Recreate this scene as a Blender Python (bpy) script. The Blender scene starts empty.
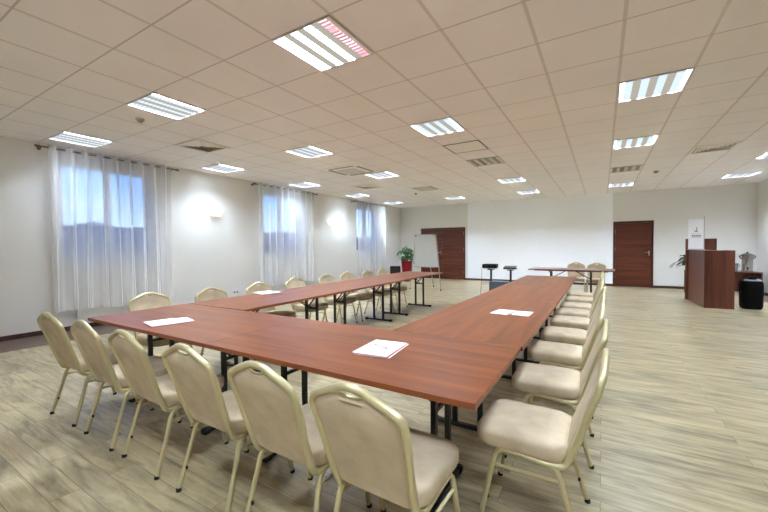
import bpy, bmesh, math, random
from mathutils import Vector, Matrix
random.seed(7)
C = bpy.context.scene.collection
PI = math.pi

# ------------------------------------------------------------------ materials
def new_mat(name):
    m = bpy.data.materials.new(name); m.use_nodes = True
    nt = m.node_tree
    return m, nt, nt.nodes['Principled BSDF'], nt.nodes['Material Output']
def srgb(r, g, b):
    f = lambda c: (c/255/12.92) if c/255 <= .04045 else ((c/255+.055)/1.055)**2.4
    return (f(r), f(g), f(b), 1)
def N(nt, t, **kw):
    n = nt.nodes.new(t)
    for k, v in kw.items():
        if k.startswith('i_'):
            key = k[2:]
            n.inputs[int(key) if key.isdigit() else key.replace('_', ' ')].default_value = v
        else: setattr(n, k, v)
    return n
def ramp(nt, stops):
    r = nt.nodes.new('ShaderNodeValToRGB'); e = r.color_ramp.elements
    while len(e) < len(stops): e.new(.5)
    for x, (p, c) in zip(e, stops): x.position = p; x.color = c
    return r
def plain(name, col, rough=.5, metal=0, bump=0, bscale=200, var=0, vscale=8, spec=.5):
    m, nt, b, o = new_mat(name)
    b.inputs['Base Color'].default_value = col; b.inputs['Roughness'].default_value = rough
    b.inputs['Metallic'].default_value = metal; b.inputs['Specular IOR Level'].default_value = spec
    tc = N(nt, 'ShaderNodeTexCoord')
    if var:
        n = N(nt, 'ShaderNodeTexNoise', i_Scale=vscale, i_Detail=4.0)
        nt.links.new(tc.outputs['Object'], n.inputs['Vector'])
        d = tuple(c*(1-var) for c in col[:3])+(1,); l = tuple(min(1, c*(1+var)) for c in col[:3])+(1,)
        r = ramp(nt, [(.3, d), (.7, l)])
        nt.links.new(n.outputs['Fac'], r.inputs['Fac']); nt.links.new(r.outputs['Color'], b.inputs['Base Color'])
    if bump:
        n = N(nt, 'ShaderNodeTexNoise', i_Scale=bscale, i_Detail=3.0)
        nt.links.new(tc.outputs['Object'], n.inputs['Vector'])
        bp = N(nt, 'ShaderNodeBump', i_Strength=bump, i_Distance=.002)
        nt.links.new(n.outputs['Fac'], bp.inputs['Height']); nt.links.new(bp.outputs['Normal'], b.inputs['Normal'])
    return m
def wood(name, dark, mid, light, axis='X', rough=.3, scale=1.0, spec=.5, contrast=(.3, .55, .8)):
    m, nt, b, o = new_mat(name)
    tc = N(nt, 'ShaderNodeTexCoord'); oi = N(nt, 'ShaderNodeObjectInfo')
    add = N(nt, 'ShaderNodeVectorMath', operation='ADD')
    mul = N(nt, 'ShaderNodeVectorMath', operation='MULTIPLY')
    nt.links.new(oi.outputs['Random'], mul.inputs[0]); mul.inputs[1].default_value = (17, 9, 5)
    nt.links.new(tc.outputs['Object'], add.inputs[0]); nt.links.new(mul.outputs[0], add.inputs[1])
    mp = N(nt, 'ShaderNodeMapping'); s = {'X': (.9, 13, 13), 'Y': (13, .9, 13), 'Z': (13, 13, .9)}[axis]
    mp.inputs['Scale'].default_value = tuple(k*scale for k in s)
    nt.links.new(add.outputs[0], mp.inputs['Vector'])
    n = N(nt, 'ShaderNodeTexNoise', i_Scale=1.0, i_Detail=6.0, i_Roughness=.6, i_Distortion=.6)
    nt.links.new(mp.outputs['Vector'], n.inputs['Vector'])
    r = ramp(nt, [(contrast[0], dark), (contrast[1], mid), (contrast[2], light)])
    nt.links.new(n.outputs['Fac'], r.inputs['Fac']); nt.links.new(r.outputs['Color'], b.inputs['Base Color'])
    b.inputs['Roughness'].default_value = rough; b.inputs['Specular IOR Level'].default_value = spec
    return m
def lamp_mat(name, col, strength, low, lo=.40, hi=.92, louvre=0.0):
    """luminaire with a louvre's light distribution: strong downwards, weak at flat angles."""
    m, nt, b, o = new_mat(name); nt.nodes.remove(b)
    g = N(nt, 'ShaderNodeNewGeometry')
    d = N(nt, 'ShaderNodeVectorMath', operation='DOT_PRODUCT')
    nt.links.new(g.outputs['Normal'], d.inputs[0]); nt.links.new(g.outputs['Incoming'], d.inputs[1])
    mr = N(nt, 'ShaderNodeMapRange', interpolation_type='SMOOTHSTEP')
    mr.inputs['From Min'].default_value = lo; mr.inputs['From Max'].default_value = hi
    mr.inputs['To Min'].default_value = low; mr.inputs['To Max'].default_value = strength
    nt.links.new(d.outputs['Value'], mr.inputs['Value'])
    e = N(nt, 'ShaderNodeEmission'); e.inputs['Color'].default_value = col
    out = mr.outputs['Result']
    if louvre:
        tc = N(nt, 'ShaderNodeTexCoord'); w = N(nt, 'ShaderNodeTexWave', bands_direction='Y', i_Scale=7.5)
        nt.links.new(tc.outputs['Object'], w.inputs['Vector'])
        m2 = N(nt, 'ShaderNodeMapRange'); m2.inputs['To Min'].default_value = 1-louvre
        nt.links.new(w.outputs['Fac'], m2.inputs['Value'])
        mu = N(nt, 'ShaderNodeMath', operation='MULTIPLY')
        nt.links.new(out, mu.inputs[0]); nt.links.new(m2.outputs['Result'], mu.inputs[1]); out = mu.outputs[0]
    nt.links.new(out, e.inputs['Strength']); nt.links.new(e.outputs[0], o.inputs['Surface'])
    return m

M = {}
M['wall'] = plain('wall_paint', srgb(228, 226, 221), .75, bump=.08, bscale=300)
M['wall_white'] = plain('white_wall_paint', srgb(247, 249, 252), .7, bump=.05, bscale=300)
M['champagne'] = plain('champagne_metal', srgb(200, 188, 146), .34, .5)
M['suede'] = plain('beige_suede', srgb(195, 177, 149), .9, bump=.25, bscale=600, var=.13, vscale=9, spec=.2)
M['black'] = plain('black_metal', srgb(22, 22, 24), .38)
M['rubber'] = plain('black_rubber', srgb(18, 18, 18), .7)
M['white_plastic'] = plain('white_plastic', srgb(232, 230, 226), .4)
M['white_frame'] = plain('white_window_frame', srgb(225, 228, 232), .35)
M['radiator'] = plain('radiator_enamel', srgb(230, 228, 222), .35)
M['paper'] = plain('white_paper', srgb(240, 240, 242), .8)
M['red'] = plain('red_plastic', srgb(170, 40, 60), .4)
M['steel'] = plain('brushed_steel', srgb(158, 155, 150), .24, .9, var=.06)
M['chrome'] = plain('chrome', srgb(215, 212, 205), .18, 1)
M['bronze'] = plain('bronze_rod', srgb(120, 100, 80), .35, .7)
M['gap'] = plain('fixture_divider', srgb(214, 208, 190), .4)
M['fixture_frame'] = plain('fixture_frame', srgb(190, 190, 188), .35, .3)
M['dark_louvre'] = plain('unlit_louvre', srgb(92, 88, 82), .25, .6)
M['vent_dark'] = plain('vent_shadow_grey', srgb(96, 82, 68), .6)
M['vent'] = plain('vent_enamel', srgb(240, 234, 224), .45)
M['ac'] = plain('white_panel', srgb(246, 244, 240), .5)
M['slot'] = plain('grille_slot', srgb(168, 152, 130), .6)
M['red_pot'] = plain('red_glazed_pot', srgb(150, 18, 30), .3)
M['soil'] = plain('soil', srgb(50, 38, 28), .9, bump=.5, bscale=80)
M['leaf'] = plain('green_leaf', srgb(62, 112, 54), .45, var=.3, vscale=12)
M['leaf_dark'] = plain('dark_green_leaf', srgb(36, 80, 40), .45, var=.3, vscale=12)
M['stem'] = plain('brown_stem', srgb(96, 88, 56), .7)
M['petal'] = plain('lilac_petal', srgb(200, 190, 196), .6)
M['grey_cart'] = plain('blue_grey_panel', srgb(92, 106, 124), .4)
M['case'] = plain('black_case', srgb(5, 5, 7), .6, bump=.1, bscale=150, spec=.15)
M['marker'] = plain('faint_marker', srgb(150, 155, 170), .6)
M['logo'] = plain('logo_grey', srgb(130, 100, 110), .6)
M['board'] = plain('whiteboard_enamel', srgb(222, 226, 226), .3)
M['alu'] = plain('aluminium', srgb(185, 186, 186), .35, .8)
M['base'] = wood('baseboard_wood', srgb(58, 36, 28), srgb(76, 48, 38), srgb(92, 60, 48), 'X', .45)
M['border'] = wood('dark_floor_border', srgb(92, 74, 64), srgb(108, 88, 76), srgb(124, 102, 88), 'Y', .5, .6)
M['table'] = wood('cherry_laminate', srgb(96, 46, 20), srgb(129, 68, 33), srgb(152, 89, 48), 'X', .34, 1.0, .4, (.28, .52, .78))
M['far_table'] = wood('walnut_laminate', srgb(92, 52, 38), srgb(120, 72, 54), srgb(140, 88, 68), 'X', .3)
M['door'] = wood('dark_mahogany', srgb(72, 32, 18), srgb(98, 46, 28), srgb(120, 62, 40), 'X', .38, .8)
M['door_frame'] = wood('dark_mahogany_frame', srgb(62, 28, 20), srgb(80, 36, 24), srgb(98, 46, 32), 'Z', .38)
M['desk'] = wood('walnut_desk', srgb(74, 36, 26), srgb(108, 58, 42), srgb(134, 78, 56), 'Z', .32, .6)

# ceiling tiles 0.6 m, lines at x = .1308+.6k, y = 3.831+.6k
def ceiling_mat():
    m, nt, b, o = new_mat('mineral_ceiling_tiles')
    tc = N(nt, 'ShaderNodeTexCoord'); sx = N(nt, 'ShaderNodeSeparateXYZ')
    nt.links.new(tc.outputs['Object'], sx.inputs[0])
    def line(out, off, w):
        a = N(nt, 'ShaderNodeMath', operation='SUBTRACT'); nt.links.new(out, a.inputs[0]); a.inputs[1].default_value = off-60+.3
        d = N(nt, 'ShaderNodeMath', operation='DIVIDE'); nt.links.new(a.outputs[0], d.inputs[0]); d.inputs[1].default_value = .6
        f = N(nt, 'ShaderNodeMath', operation='FRACT'); nt.links.new(d.outputs[0], f.inputs[0])
        s = N(nt, 'ShaderNodeMath', operation='SUBTRACT'); nt.links.new(f.outputs[0], s.inputs[0]); s.inputs[1].default_value = .5
        ab = N(nt, 'ShaderNodeMath', operation='ABSOLUTE'); nt.links.new(s.outputs[0], ab.inputs[0])
        l = N(nt, 'ShaderNodeMath', operation='LESS_THAN'); nt.links.new(ab.outputs[0], l.inputs[0]); l.inputs[1].default_value = w/.6/2
        return l.outputs[0]
    lx = line(sx.outputs['X'], .1308, .026); ly = line(sx.outputs['Y'], 3.831, .014)
    n = N(nt, 'ShaderNodeTexNoise', i_Scale=1.3, i_Detail=2.0); nt.links.new(tc.outputs['Object'], n.inputs['Vector'])
    fine = N(nt, 'ShaderNodeTexNoise', i_Scale=120.0, i_Detail=2.0); nt.links.new(tc.outputs['Object'], fine.inputs['Vector'])
    r = ramp(nt, [(.3, srgb(242, 235, 231)), (.7, srgb(246, 240, 236))]); nt.links.new(n.outputs['Fac'], r.inputs['Fac'])
    m1 = N(nt, 'ShaderNodeMix', data_type='RGBA'); nt.links.new(lx, m1.inputs['Factor'])
    nt.links.new(r.outputs['Color'], m1.inputs['A']); m1.inputs['B'].default_value = srgb(222, 212, 204)
    m2 = N(nt, 'ShaderNodeMix', data_type='RGBA'); nt.links.new(ly, m2.inputs['Factor'])
    nt.links.new(m1.outputs['Result'], m2.inputs['A']); m2.inputs['B'].default_value = srgb(208, 198, 190)
    nt.links.new(m2.outputs['Result'], b.inputs['Base Color'])
    bp = N(nt, 'ShaderNodeBump', i_Strength=.1, i_Distance=.002); nt.links.new(fine.outputs['Fac'], bp.inputs['Height'])
    nt.links.new(bp.outputs['Normal'], b.inputs['Normal'])
    b.inputs['Roughness'].default_value = .85; b.inputs['Specular IOR Level'].default_value = .2
    return m
M['ceiling'] = ceiling_mat()

def floor_mat():
    m, nt, b, o = new_mat('weathered_oak_laminate')
    tc = N(nt, 'ShaderNodeTexCoord')
    br = N(nt, 'ShaderNodeTexBrick', offset=.37, offset_frequency=2)
    br.inputs['Scale'].default_value = 1; br.inputs['Brick Width'].default_value = 1.25; br.inputs['Row Height'].default_value = .135
    br.inputs['Mortar Size'].default_value = .0016; br.inputs['Mortar Smooth'].default_value = .3
    br.inputs['Color1'].default_value = (0, 0, 0, 1); br.inputs['Color2'].default_value = (1, 1, 1, 1); br.inputs['Mortar'].default_value = (.5, .5, .5, 1)
    nt.links.new(tc.outputs['Object'], br.inputs['Vector'])
    # per-plank offset of the grain
    off = N(nt, 'ShaderNodeVectorMath', operation='MULTIPLY'); nt.links.new(br.outputs['Color'], off.inputs[0]); off.inputs[1].default_value = (9, 5, 3)
    ad = N(nt, 'ShaderNodeVectorMath', operation='ADD'); nt.links.new(tc.outputs['Object'], ad.inputs[0]); nt.links.new(off.outputs[0], ad.inputs[1])
    mp = N(nt, 'ShaderNodeMapping'); mp.inputs['Scale'].default_value = (1.3, 11, 1); nt.links.new(ad.outputs[0], mp.inputs['Vector'])
    g = N(nt, 'ShaderNodeTexNoise', i_Scale=1.4, i_Detail=7.0, i_Roughness=.65, i_Distortion=.9); nt.links.new(mp.outputs[0], g.inputs['Vector'])
    mp2 = N(nt, 'ShaderNodeMapping'); mp2.inputs['Scale'].default_value = (1.5, 4.5, 1); nt.links.new(ad.outputs[0], mp2.inputs['Vector'])
    k = N(nt, 'ShaderNodeTexNoise', i_Scale=1.3, i_Detail=5.0, i_Roughness=.6, i_Distortion=.5); nt.links.new(mp2.outputs[0], k.inputs['Vector'])
    r1 = ramp(nt, [(.30, srgb(130, 119, 92)), (.48, srgb(176, 160, 126)), (.62, srgb(194, 179, 143)), (.8, srgb(204, 190, 155))])
    nt.links.new(g.outputs['Fac'], r1.inputs['Fac'])
    r2 = ramp(nt, [(.30, (.52, .53, .52, 1)), (.42, (.80, .80, .79, 1)), (.54, (1, 1, 1, 1))]); nt.links.new(k.outputs['Fac'], r2.inputs['Fac'])
    mx = N(nt, 'ShaderNodeMix', data_type='RGBA', blend_type='MULTIPLY'); mx.inputs['Factor'].default_value = .95
    nt.links.new(r1.outputs['Color'], mx.inputs['A']); nt.links.new(r2.outputs['Color'], mx.inputs['B'])
    # plank tone
    pt = ramp(nt, [(0, (.80, .80, .79, 1)), (1, (1.0, .99, .96, 1))]); nt.links.new(br.outputs['Color'], pt.inputs['Fac'])
    mx2 = N(nt, 'ShaderNodeMix', data_type='RGBA', blend_type='MULTIPLY'); mx2.inputs['Factor'].default_value = 1
    nt.links.new(mx.outputs['Result'], mx2.inputs['A']); nt.links.new(pt.outputs['Color'], mx2.inputs['B'])
    mo = N(nt, 'ShaderNodeMix', data_type='RGBA'); nt.links.new(br.outputs['Fac'], mo.inputs['Factor'])
    nt.links.new(mx2.outputs['Result'], mo.inputs['A']); mo.inputs['B'].default_value = srgb(92, 84, 70)
    nt.links.new(mo.outputs['Result'], b.inputs['Base Color'])
    b.inputs['Roughness'].default_value = .33; b.inputs['Specular IOR Level'].default_value = .5
    bp = N(nt, 'ShaderNodeBump', i_Strength=.15, i_Distance=.002); nt.links.new(g.outputs['Fac'], bp.inputs['Height'])
    nt.links.new(bp.outputs['Normal'], b.inputs['Normal'])
    return m
M['floor'] = floor_mat()

def sheer_mat():
    m, nt, b, o = new_mat('sheer_voile'); nt.nodes.remove(b)
    t = N(nt, 'ShaderNodeBsdfTransparent'); d = N(nt, 'ShaderNodeBsdfDiffuse'); tl = N(nt, 'ShaderNodeBsdfTranslucent')
    d.inputs['Color'].default_value = (.97, .975, .985, 1); tl.inputs['Color'].default_value = (.92, .94, .98, 1)
    m1 = N(nt, 'ShaderNodeMixShader'); m1.inputs[0].default_value = .22
    nt.links.new(d.outputs[0], m1.inputs[1]); nt.links.new(tl.outputs[0], m1.inputs[2])
    tc = N(nt, 'ShaderNodeTexCoord'); n = N(nt, 'ShaderNodeTexNoise', i_Scale=3.0); mp = N(nt, 'ShaderNodeMapping')
    mp.inputs['Scale'].default_value = (1, 3, .15); nt.links.new(tc.outputs['Object'], mp.inputs[0]); nt.links.new(mp.outputs[0], n.inputs['Vector'])
    mr = N(nt, 'ShaderNodeMapRange'); mr.inputs['To Min'].default_value = .36; mr.inputs['To Max'].default_value = .58
    nt.links.new(n.outputs['Fac'], mr.inputs['Value'])
    # light passes more thread at a slant: coverage = 1 - (1 - a)^(1/cos)
    g = N(nt, 'ShaderNodeNewGeometry'); dt = N(nt, 'ShaderNodeVectorMath', operation='DOT_PRODUCT')
    nt.links.new(g.outputs['Normal'], dt.inputs[0]); nt.links.new(g.outputs['Incoming'], dt.inputs[1])
    ab = N(nt, 'ShaderNodeMath', operation='ABSOLUTE'); nt.links.new(dt.outputs['Value'], ab.inputs[0])
    mxx = N(nt, 'ShaderNodeMath', operation='MAXIMUM'); nt.links.new(ab.outputs[0], mxx.inputs[0]); mxx.inputs[1].default_value = .12
    iv = N(nt, 'ShaderNodeMath', operation='DIVIDE'); iv.inputs[0].default_value = 1; nt.links.new(mxx.outputs[0], iv.inputs[1])
    om = N(nt, 'ShaderNodeMath', operation='SUBTRACT'); om.inputs[0].default_value = 1; nt.links.new(mr.outputs['Result'], om.inputs[1])
    pw = N(nt, 'ShaderNodeMath', operation='POWER'); nt.links.new(om.outputs[0], pw.inputs[0]); nt.links.new(iv.outputs[0], pw.inputs[1])
    fc = N(nt, 'ShaderNodeMath', operation='SUBTRACT'); fc.inputs[0].default_value = 1; nt.links.new(pw.outputs[0], fc.inputs[1])
    m2 = N(nt, 'ShaderNodeMixShader'); nt.links.new(fc.outputs[0], m2.inputs[0])
    nt.links.new(t.outputs[0], m2.inputs[1]); nt.links.new(m1.outputs[0], m2.inputs[2])
    nt.links.new(m2.outputs[0], o.inputs['Surface'])
    return m
M['sheer'] = sheer_mat()
def glass_mat(name, refl):
    m, nt, b, o = new_mat(name); nt.nodes.remove(b)
    t = N(nt, 'ShaderNodeBsdfTransparent'); g = N(nt, 'ShaderNodeBsdfGlossy', i_Roughness=.02)
    mx = N(nt, 'ShaderNodeMixShader'); mx.inputs[0].default_value = refl
    nt.links.new(t.outputs[0], mx.inputs[1]); nt.links.new(g.outputs[0], mx.inputs[2]); nt.links.new(mx.outputs[0], o.inputs['Surface'])
    return m
M['glass'] = glass_mat('window_glass', .06)
M['tube'] = lamp_mat('lit_tube', (.80, .955, 1.16, 1), 32, .2, louvre=.3)
M['tube_soft'] = lamp_mat('soft_lit_tube', (.80, .955, 1.16, 1), 20, .2, louvre=.3)
M['tube_faint'] = lamp_mat('faint_lit_tube', (.80, .955, 1.16, 1), 9, .2, louvre=.3)
M['gap_painted_glow'] = lamp_mat('divider_painted_glow', (1, .93, .78, 1), .082, .082)  # faint emission painted on the dividers, standing in for light the tubes throw on them
M['tube_dim'] = lamp_mat('dim_pink_tube', (1, .55, .62, 1), 1.0, .35, louvre=.75)
M['sconce'] = lamp_mat('lit_sconce_glass', (1, .93, .80, 1), .3, .3)
M['woods'] = plain('evening_woods', srgb(62, 98, 124), .9, var=.3, vscale=.3)
M['field'] = plain('evening_field', srgb(84, 96, 84), .9, var=.2, vscale=.1)

# ------------------------------------------------------------------ mesh helpers
def add_box(bm, x0, x1, y0, y1, z0, z1, bev=0, seg=1):
    t = bmesh.new()
    vs = [t.verts.new((x, y, z)) for x in (x0, x1) for y in (y0, y1) for z in (z0, z1)]
    for f in ((0, 1, 3, 2), (4, 6, 7, 5), (0, 4, 5, 1), (2, 3, 7, 6), (0, 2, 6, 4), (1, 5, 7, 3)):
        t.faces.new([vs[i] for i in f])
    if bev: bmesh.ops.bevel(t, geom=t.edges[:], offset=bev, segments=seg, profile=.5, affect='EDGES')
    bmesh.ops.recalc_face_normals(t, faces=t.faces[:])
    merge(bm, t)
def merge(bm, t, mat=None):
    me = bpy.data.meshes.new('tmp'); t.to_mesh(me); t.free()
    if mat is not None: me.transform(mat)
    bm.from_mesh(me); bpy.data.meshes.remove(me)
def catmull(P, n=5, closed=False):
    P = [Vector(p) for p in P]; out = []
    m = len(P); rng = range(m if closed else m-1)
    for i in rng:
        if closed: a, b, c, d = P[(i-1) % m], P[i], P[(i+1) % m], P[(i+2) % m]
        else: a, b, c, d = P[max(i-1, 0)], P[i], P[i+1], P[min(i+2, m-1)]
        for k in range(n):
            t = k/n
            out.append(.5*((2*b)+(c-a)*t+(2*a-5*b+4*c-d)*t*t+(3*b-a-3*c+d)*t**3))
    if not closed: out.append(P[-1])
    return out
def add_tube(bm, P, r, seg=8, closed=False, rad=None, flat=1.0, up=None):
    P = [Vector(p) for p in P]; m = len(P); rings = []; prev = None
    for i, p in enumerate(P):
        if closed: t = P[(i+1) % m]-P[(i-1) % m]
        else: t = P[min(i+1, m-1)]-P[max(i-1, 0)]
        t.normalize()
        if prev is None:
            u = Vector(up) if up else (Vector((0, 0, 1)) if abs(t.z) < .9 else Vector((1, 0, 0)))
        else: u = prev
        u = (u-t*u.dot(t)).normalized(); prev = u; v = t.cross(u)
        rr = rad[i] if rad else r
        rings.append([bm.verts.new(p+(u*math.cos(2*PI*k/seg)*flat+v*math.sin(2*PI*k/seg))*rr) for k in range(seg)])
    fs = []
    for i in range(m if closed else m-1):
        a, b = rings[i], rings[(i+1) % m]
        for k in range(seg): fs.append(bm.faces.new((a[k], a[(k+1) % seg], b[(k+1) % seg], b[k])))
    if not closed:
        fs.append(bm.faces.new(rings[0][::-1])); fs.append(bm.faces.new(rings[-1]))
    bmesh.ops.recalc_face_normals(bm, faces=fs)
def add_lathe(bm, prof, seg=20, c=(0, 0, 0), sx=1, sy=1):
    rings = []
    for r, z in prof:
        rings.append([bm.verts.new((c[0]+sx*r*math.cos(2*PI*k/seg), c[1]+sy*r*math.sin(2*PI*k/seg), c[2]+z)) for k in range(seg)])
    fs = []
    for a, b in zip(rings, rings[1:]):
        for k in range(seg): fs.append(bm.faces.new((a[k], a[(k+1) % seg], b[(k+1) % seg], b[k])))
    fs.append(bm.faces.new(rings[0][::-1])); fs.append(bm.faces.new(rings[-1]))
    bmesh.ops.recalc_face_normals(bm, faces=fs)
def add_loft(bm, rings):
    R = [[bm.verts.new(p) for p in r] for r in rings]; n = len(R[0]); fs = []
    for a, b in zip(R, R[1:]):
        for k in range(n): fs.append(bm.faces.new((a[k], a[(k+1) % n], b[(k+1) % n], b[k])))
    fs.append(bm.faces.new(R[0][::-1])); fs.append(bm.faces.new(R[-1]))
    bmesh.ops.recalc_face_normals(bm, faces=fs)
def rrect(x0, x1, y0, y1, r, n=5):
    out = []
    for cx, cy, a0 in ((x1-r, y1-r, 0), (x0+r, y1-r, 90), (x0+r, y0+r, 180), (x1-r, y0+r, 270)):
        for k in range(n+1):
            a = math.radians(a0+90*k/n); out.append((cx+r*math.cos(a), cy+r*math.sin(a)))
    return out
def obj(name, bm, mat, parent=None, smooth=True, loc=None, rz=0):
    me = bpy.data.meshes.new(name); bm.to_mesh(me); bm.free()
    o = bpy.data.objects.new(name, me); C.objects.link(o)
    me.materials.append(M[mat] if isinstance(mat, str) else mat)
    if smooth and len(me.polygons):
        me.polygons.foreach_set('use_smooth', [True]*len(me.polygons))
        me.set_sharp_from_angle(angle=math.radians(38))
    if parent: o.parent = parent
    if loc: o.location = loc
    if rz: o.rotation_euler = (0, 0, rz)
    return o
def box_obj(name, b, mat, parent=None, bev=.003, **kw):
    bm = bmesh.new(); add_box(bm, *b, bev=bev); return obj(name, bm, mat, parent, **kw)
def tag(o, label, cat, group=None):
    o['label'] = label; o['category'] = cat
    if group: o['group'] = group
    return o
def thing(name, label, cat, loc=(0, 0, 0), rz=0, group=None):
    o = bpy.data.objects.new(name, None); C.objects.link(o); o.location = loc; o.rotation_euler = (0, 0, rz)
    o.empty_display_size = .1
    return tag(o, label, cat, group)
def struct(o):
    o['kind'] = 'structure'; return o
def dup(root, loc, rz, label, group=None):
    r = root.copy(); C.objects.link(r); r.location = loc; r.rotation_euler = (0, 0, rz)
    r['label'] = label
    if group: r['group'] = group
    for ch in list(root.children):
        c = ch.copy(); C.objects.link(c); c.parent = r
        for g in list(ch.children):
            d = g.copy(); C.objects.link(d); d.parent = c
    return r

# ------------------------------------------------------------------ setting
XL, XR, YB, YF, ZC = -7.5, 3.62, -1.3, 13.75, 3.0
WIN = [(2.28, 3.70), (6.36, 7.78), (10.48, 11.9)]; WZ0, WZ1 = 1.16, 2.79
struct(box_obj('floor', (XL-.3, XR+.3, YB-.3, YF+.3, -.2, 0), 'floor', bev=0))
struct(box_obj('ceiling', (XL-.3, XR+.3, YB-.3, YF+.3, ZC, ZC+.2), 'ceiling', bev=0))
bm = bmesh.new()
edges = [YB] + [v for w in WIN for v in w] + [YF]
for a, b in zip(edges[::2], edges[1::2]): add_box(bm, XL-.3, XL, a, b, 0, ZC)
for a, b in WIN:
    add_box(bm, XL-.3, XL, a, b, 0, WZ0); add_box(bm, XL-.3, XL, a, b, WZ1, ZC)
struct(obj('wall_left', bm, 'wall', smooth=False))
struct(box_obj('wall_right', (XR, XR+.3, YB, YF, 0, ZC), 'wall', bev=0))
struct(box_obj('wall_back', (XL-.3, XR+.3, YB-.3, YB, 0, ZC), 'wall', bev=0))
bm = bmesh.new()
DL, DR = (-6.51, -4.60), (.30, 1.345); DH = 2.075
add_box(bm, XL-.3, XR+.3, YF+.08, YF+.3, 0, ZC)
for a, b in ((XL-.3, DL[0]), (DL[1], DR[0]), (DR[1], XR+.3)): add_box(bm, a, b, YF, YF+.08, 0, ZC)
for a, b in (DL, DR): add_box(bm, a, b, YF, YF+.08, DH, ZC)
struct(obj('wall_far', bm, 'wall', smooth=False))
struct(box_obj('trim_1', (-4.5, .285, YF-.012, YF, .075, ZC), 'wall_white', bev=0))      # the white painted projection field
# baseboards
def baseboard(name, boxes):
    bm = bmesh.new()
    for b in boxes: add_box(bm, *b, bev=.004)
    struct(obj(name, bm, 'base'))
baseboard('baseboard_left', [(XL, XL+.016, YB, YF, 0, .075)])
baseboard('baseboard_right', [(XR-.016, XR, YB, YF, 0, .075)])
baseboard('baseboard_far', [(XL+.016, DL[0]-.002, YF-.018, YF, 0, .075), (DL[1]+.002, DR[0]-.002, YF-.018, YF, 0, .075), (DR[1]+.002, XR-.016, YF-.018, YF, 0, .075)])
struct(box_obj('trim_2', (XL+.016, -6.68, YB, YF-.02, 0, .003), 'border', bev=0))
struct(box_obj('trim_3', (3.2, XR-.016, YB, YF-.02, 0, .003), 'border', bev=0))

# doors
def door(name, x0, x1, leaves, handles, hinges):
    bm = bmesh.new(); f = .055
    for a, b, z0, z1 in ((x0, x0+f, 0, DH), (x1-f, x1, 0, DH), (x0+f, x1-f, DH-f, DH)):
        add_box(bm, a, b, YF-.02, YF+.075, z0, z1, bev=.003)
    r = struct(obj(name, bm, 'door_frame'))
    for a, b in leaves:
        bm = bmesh.new(); n = 8; h = (DH-f-.01)/n
        for k in range(n): add_box(bm, a+.002, b-.002, YF+.005, YF+.045, .008+k*h, .008+(k+1)*h-.004, bev=.004)
        add_box(bm, a+.004, b-.004, YF+.02, YF+.05, .008, DH-f-.004)
        l = obj('door_leaf', bm, 'door', r)
    for hx, s in handles:
        bm = bmesh.new()
        add_box(bm, hx-.022, hx+.022, YF-.003, YF+.006, .98, 1.14, bev=.004)
        add_tube(bm, catmull([(hx, YF, 1.09), (hx, YF-.045, 1.09), (hx+s*.02, YF-.055, 1.09), (hx+s*.125, YF-.055, 1.09)], 4), .009)
        h = obj('door_handle', bm, 'chrome', r); h['label'] = 'chrome lever handle'
    for hx, z in hinges:
        bm = bmesh.new(); add_tube(bm, [(hx, YF-.01, z-.05), (hx, YF-.01, z+.05)], .011)
        obj('hinge', bm, 'chrome', r)
f = .055
door('door_1', DL[0], DL[1], [(DL[0]+f, -5.56), (-5.56, DL[1]-f)], [(-5.63, -1)], [(DL[1]-f, z) for z in (.3, 1.2, 1.85)])
door('door_2', DR[0], DR[1], [(DR[0]+f, DR[1]-f)], [(1.24, -1)], [(DR[0]+f, z) for z in (.3, 1.2, 1.75)])

# windows
for i, (a, b) in enumerate(WIN):
    bm = bmesh.new(); X0, X1 = XL-.2, XL-.13; w = .07
    for y0, y1, z0, z1 in ((a, a+w, WZ0, WZ1), (b-w, b, WZ0, WZ1), (a+w, b-w, WZ0, WZ0+w), (a+w, b-w, WZ1-w, WZ1), ((a+b)/2-.045, (a+b)/2+.045, WZ0+w, WZ1-w)):
        add_box(bm, X0, X1, y0, y1, z0, z1, bev=.006)
    r = struct(obj('window_%d' % (i+1), bm, 'white_frame'))
    for y0, y1 in ((a+w, (a+b)/2-.045), ((a+b)/2+.045, b-w)):
        obj('window_pane', (lambda t: (add_box(t, X0+.03, X0+.036, y0, y1, WZ0+w, WZ1-w), t)[1])(bmesh.new()), 'glass', r, smooth=False)
    bm = bmesh.new(); add_box(bm, XL-.13, XL+.03, a-.03, b+.03, WZ0-.03, WZ0, bev=.006); obj('window_sill', bm, 'white_frame', r)
    bm = bmesh.new(); add_box(bm, X1, X1+.02, (a+b)/2+.01, (a+b)/2+.035, 1.75, 1.82, bev=.004); add_box(bm, X1+.02, X1+.035, (a+b)/2+.012, (a+b)/2+.03, 1.66, 1.8, bev=.004)
    obj('window_handle', bm, 'white_frame', r)
# a pale box on the first sill
tag(box_obj('flower_box', (XL-.11, XL-.005, 2.98, 3.22, WZ0, WZ0+.11), 'white_plastic', bev=.01), 'pale box on the sill of the first window, seen through its curtain', 'box')

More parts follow.
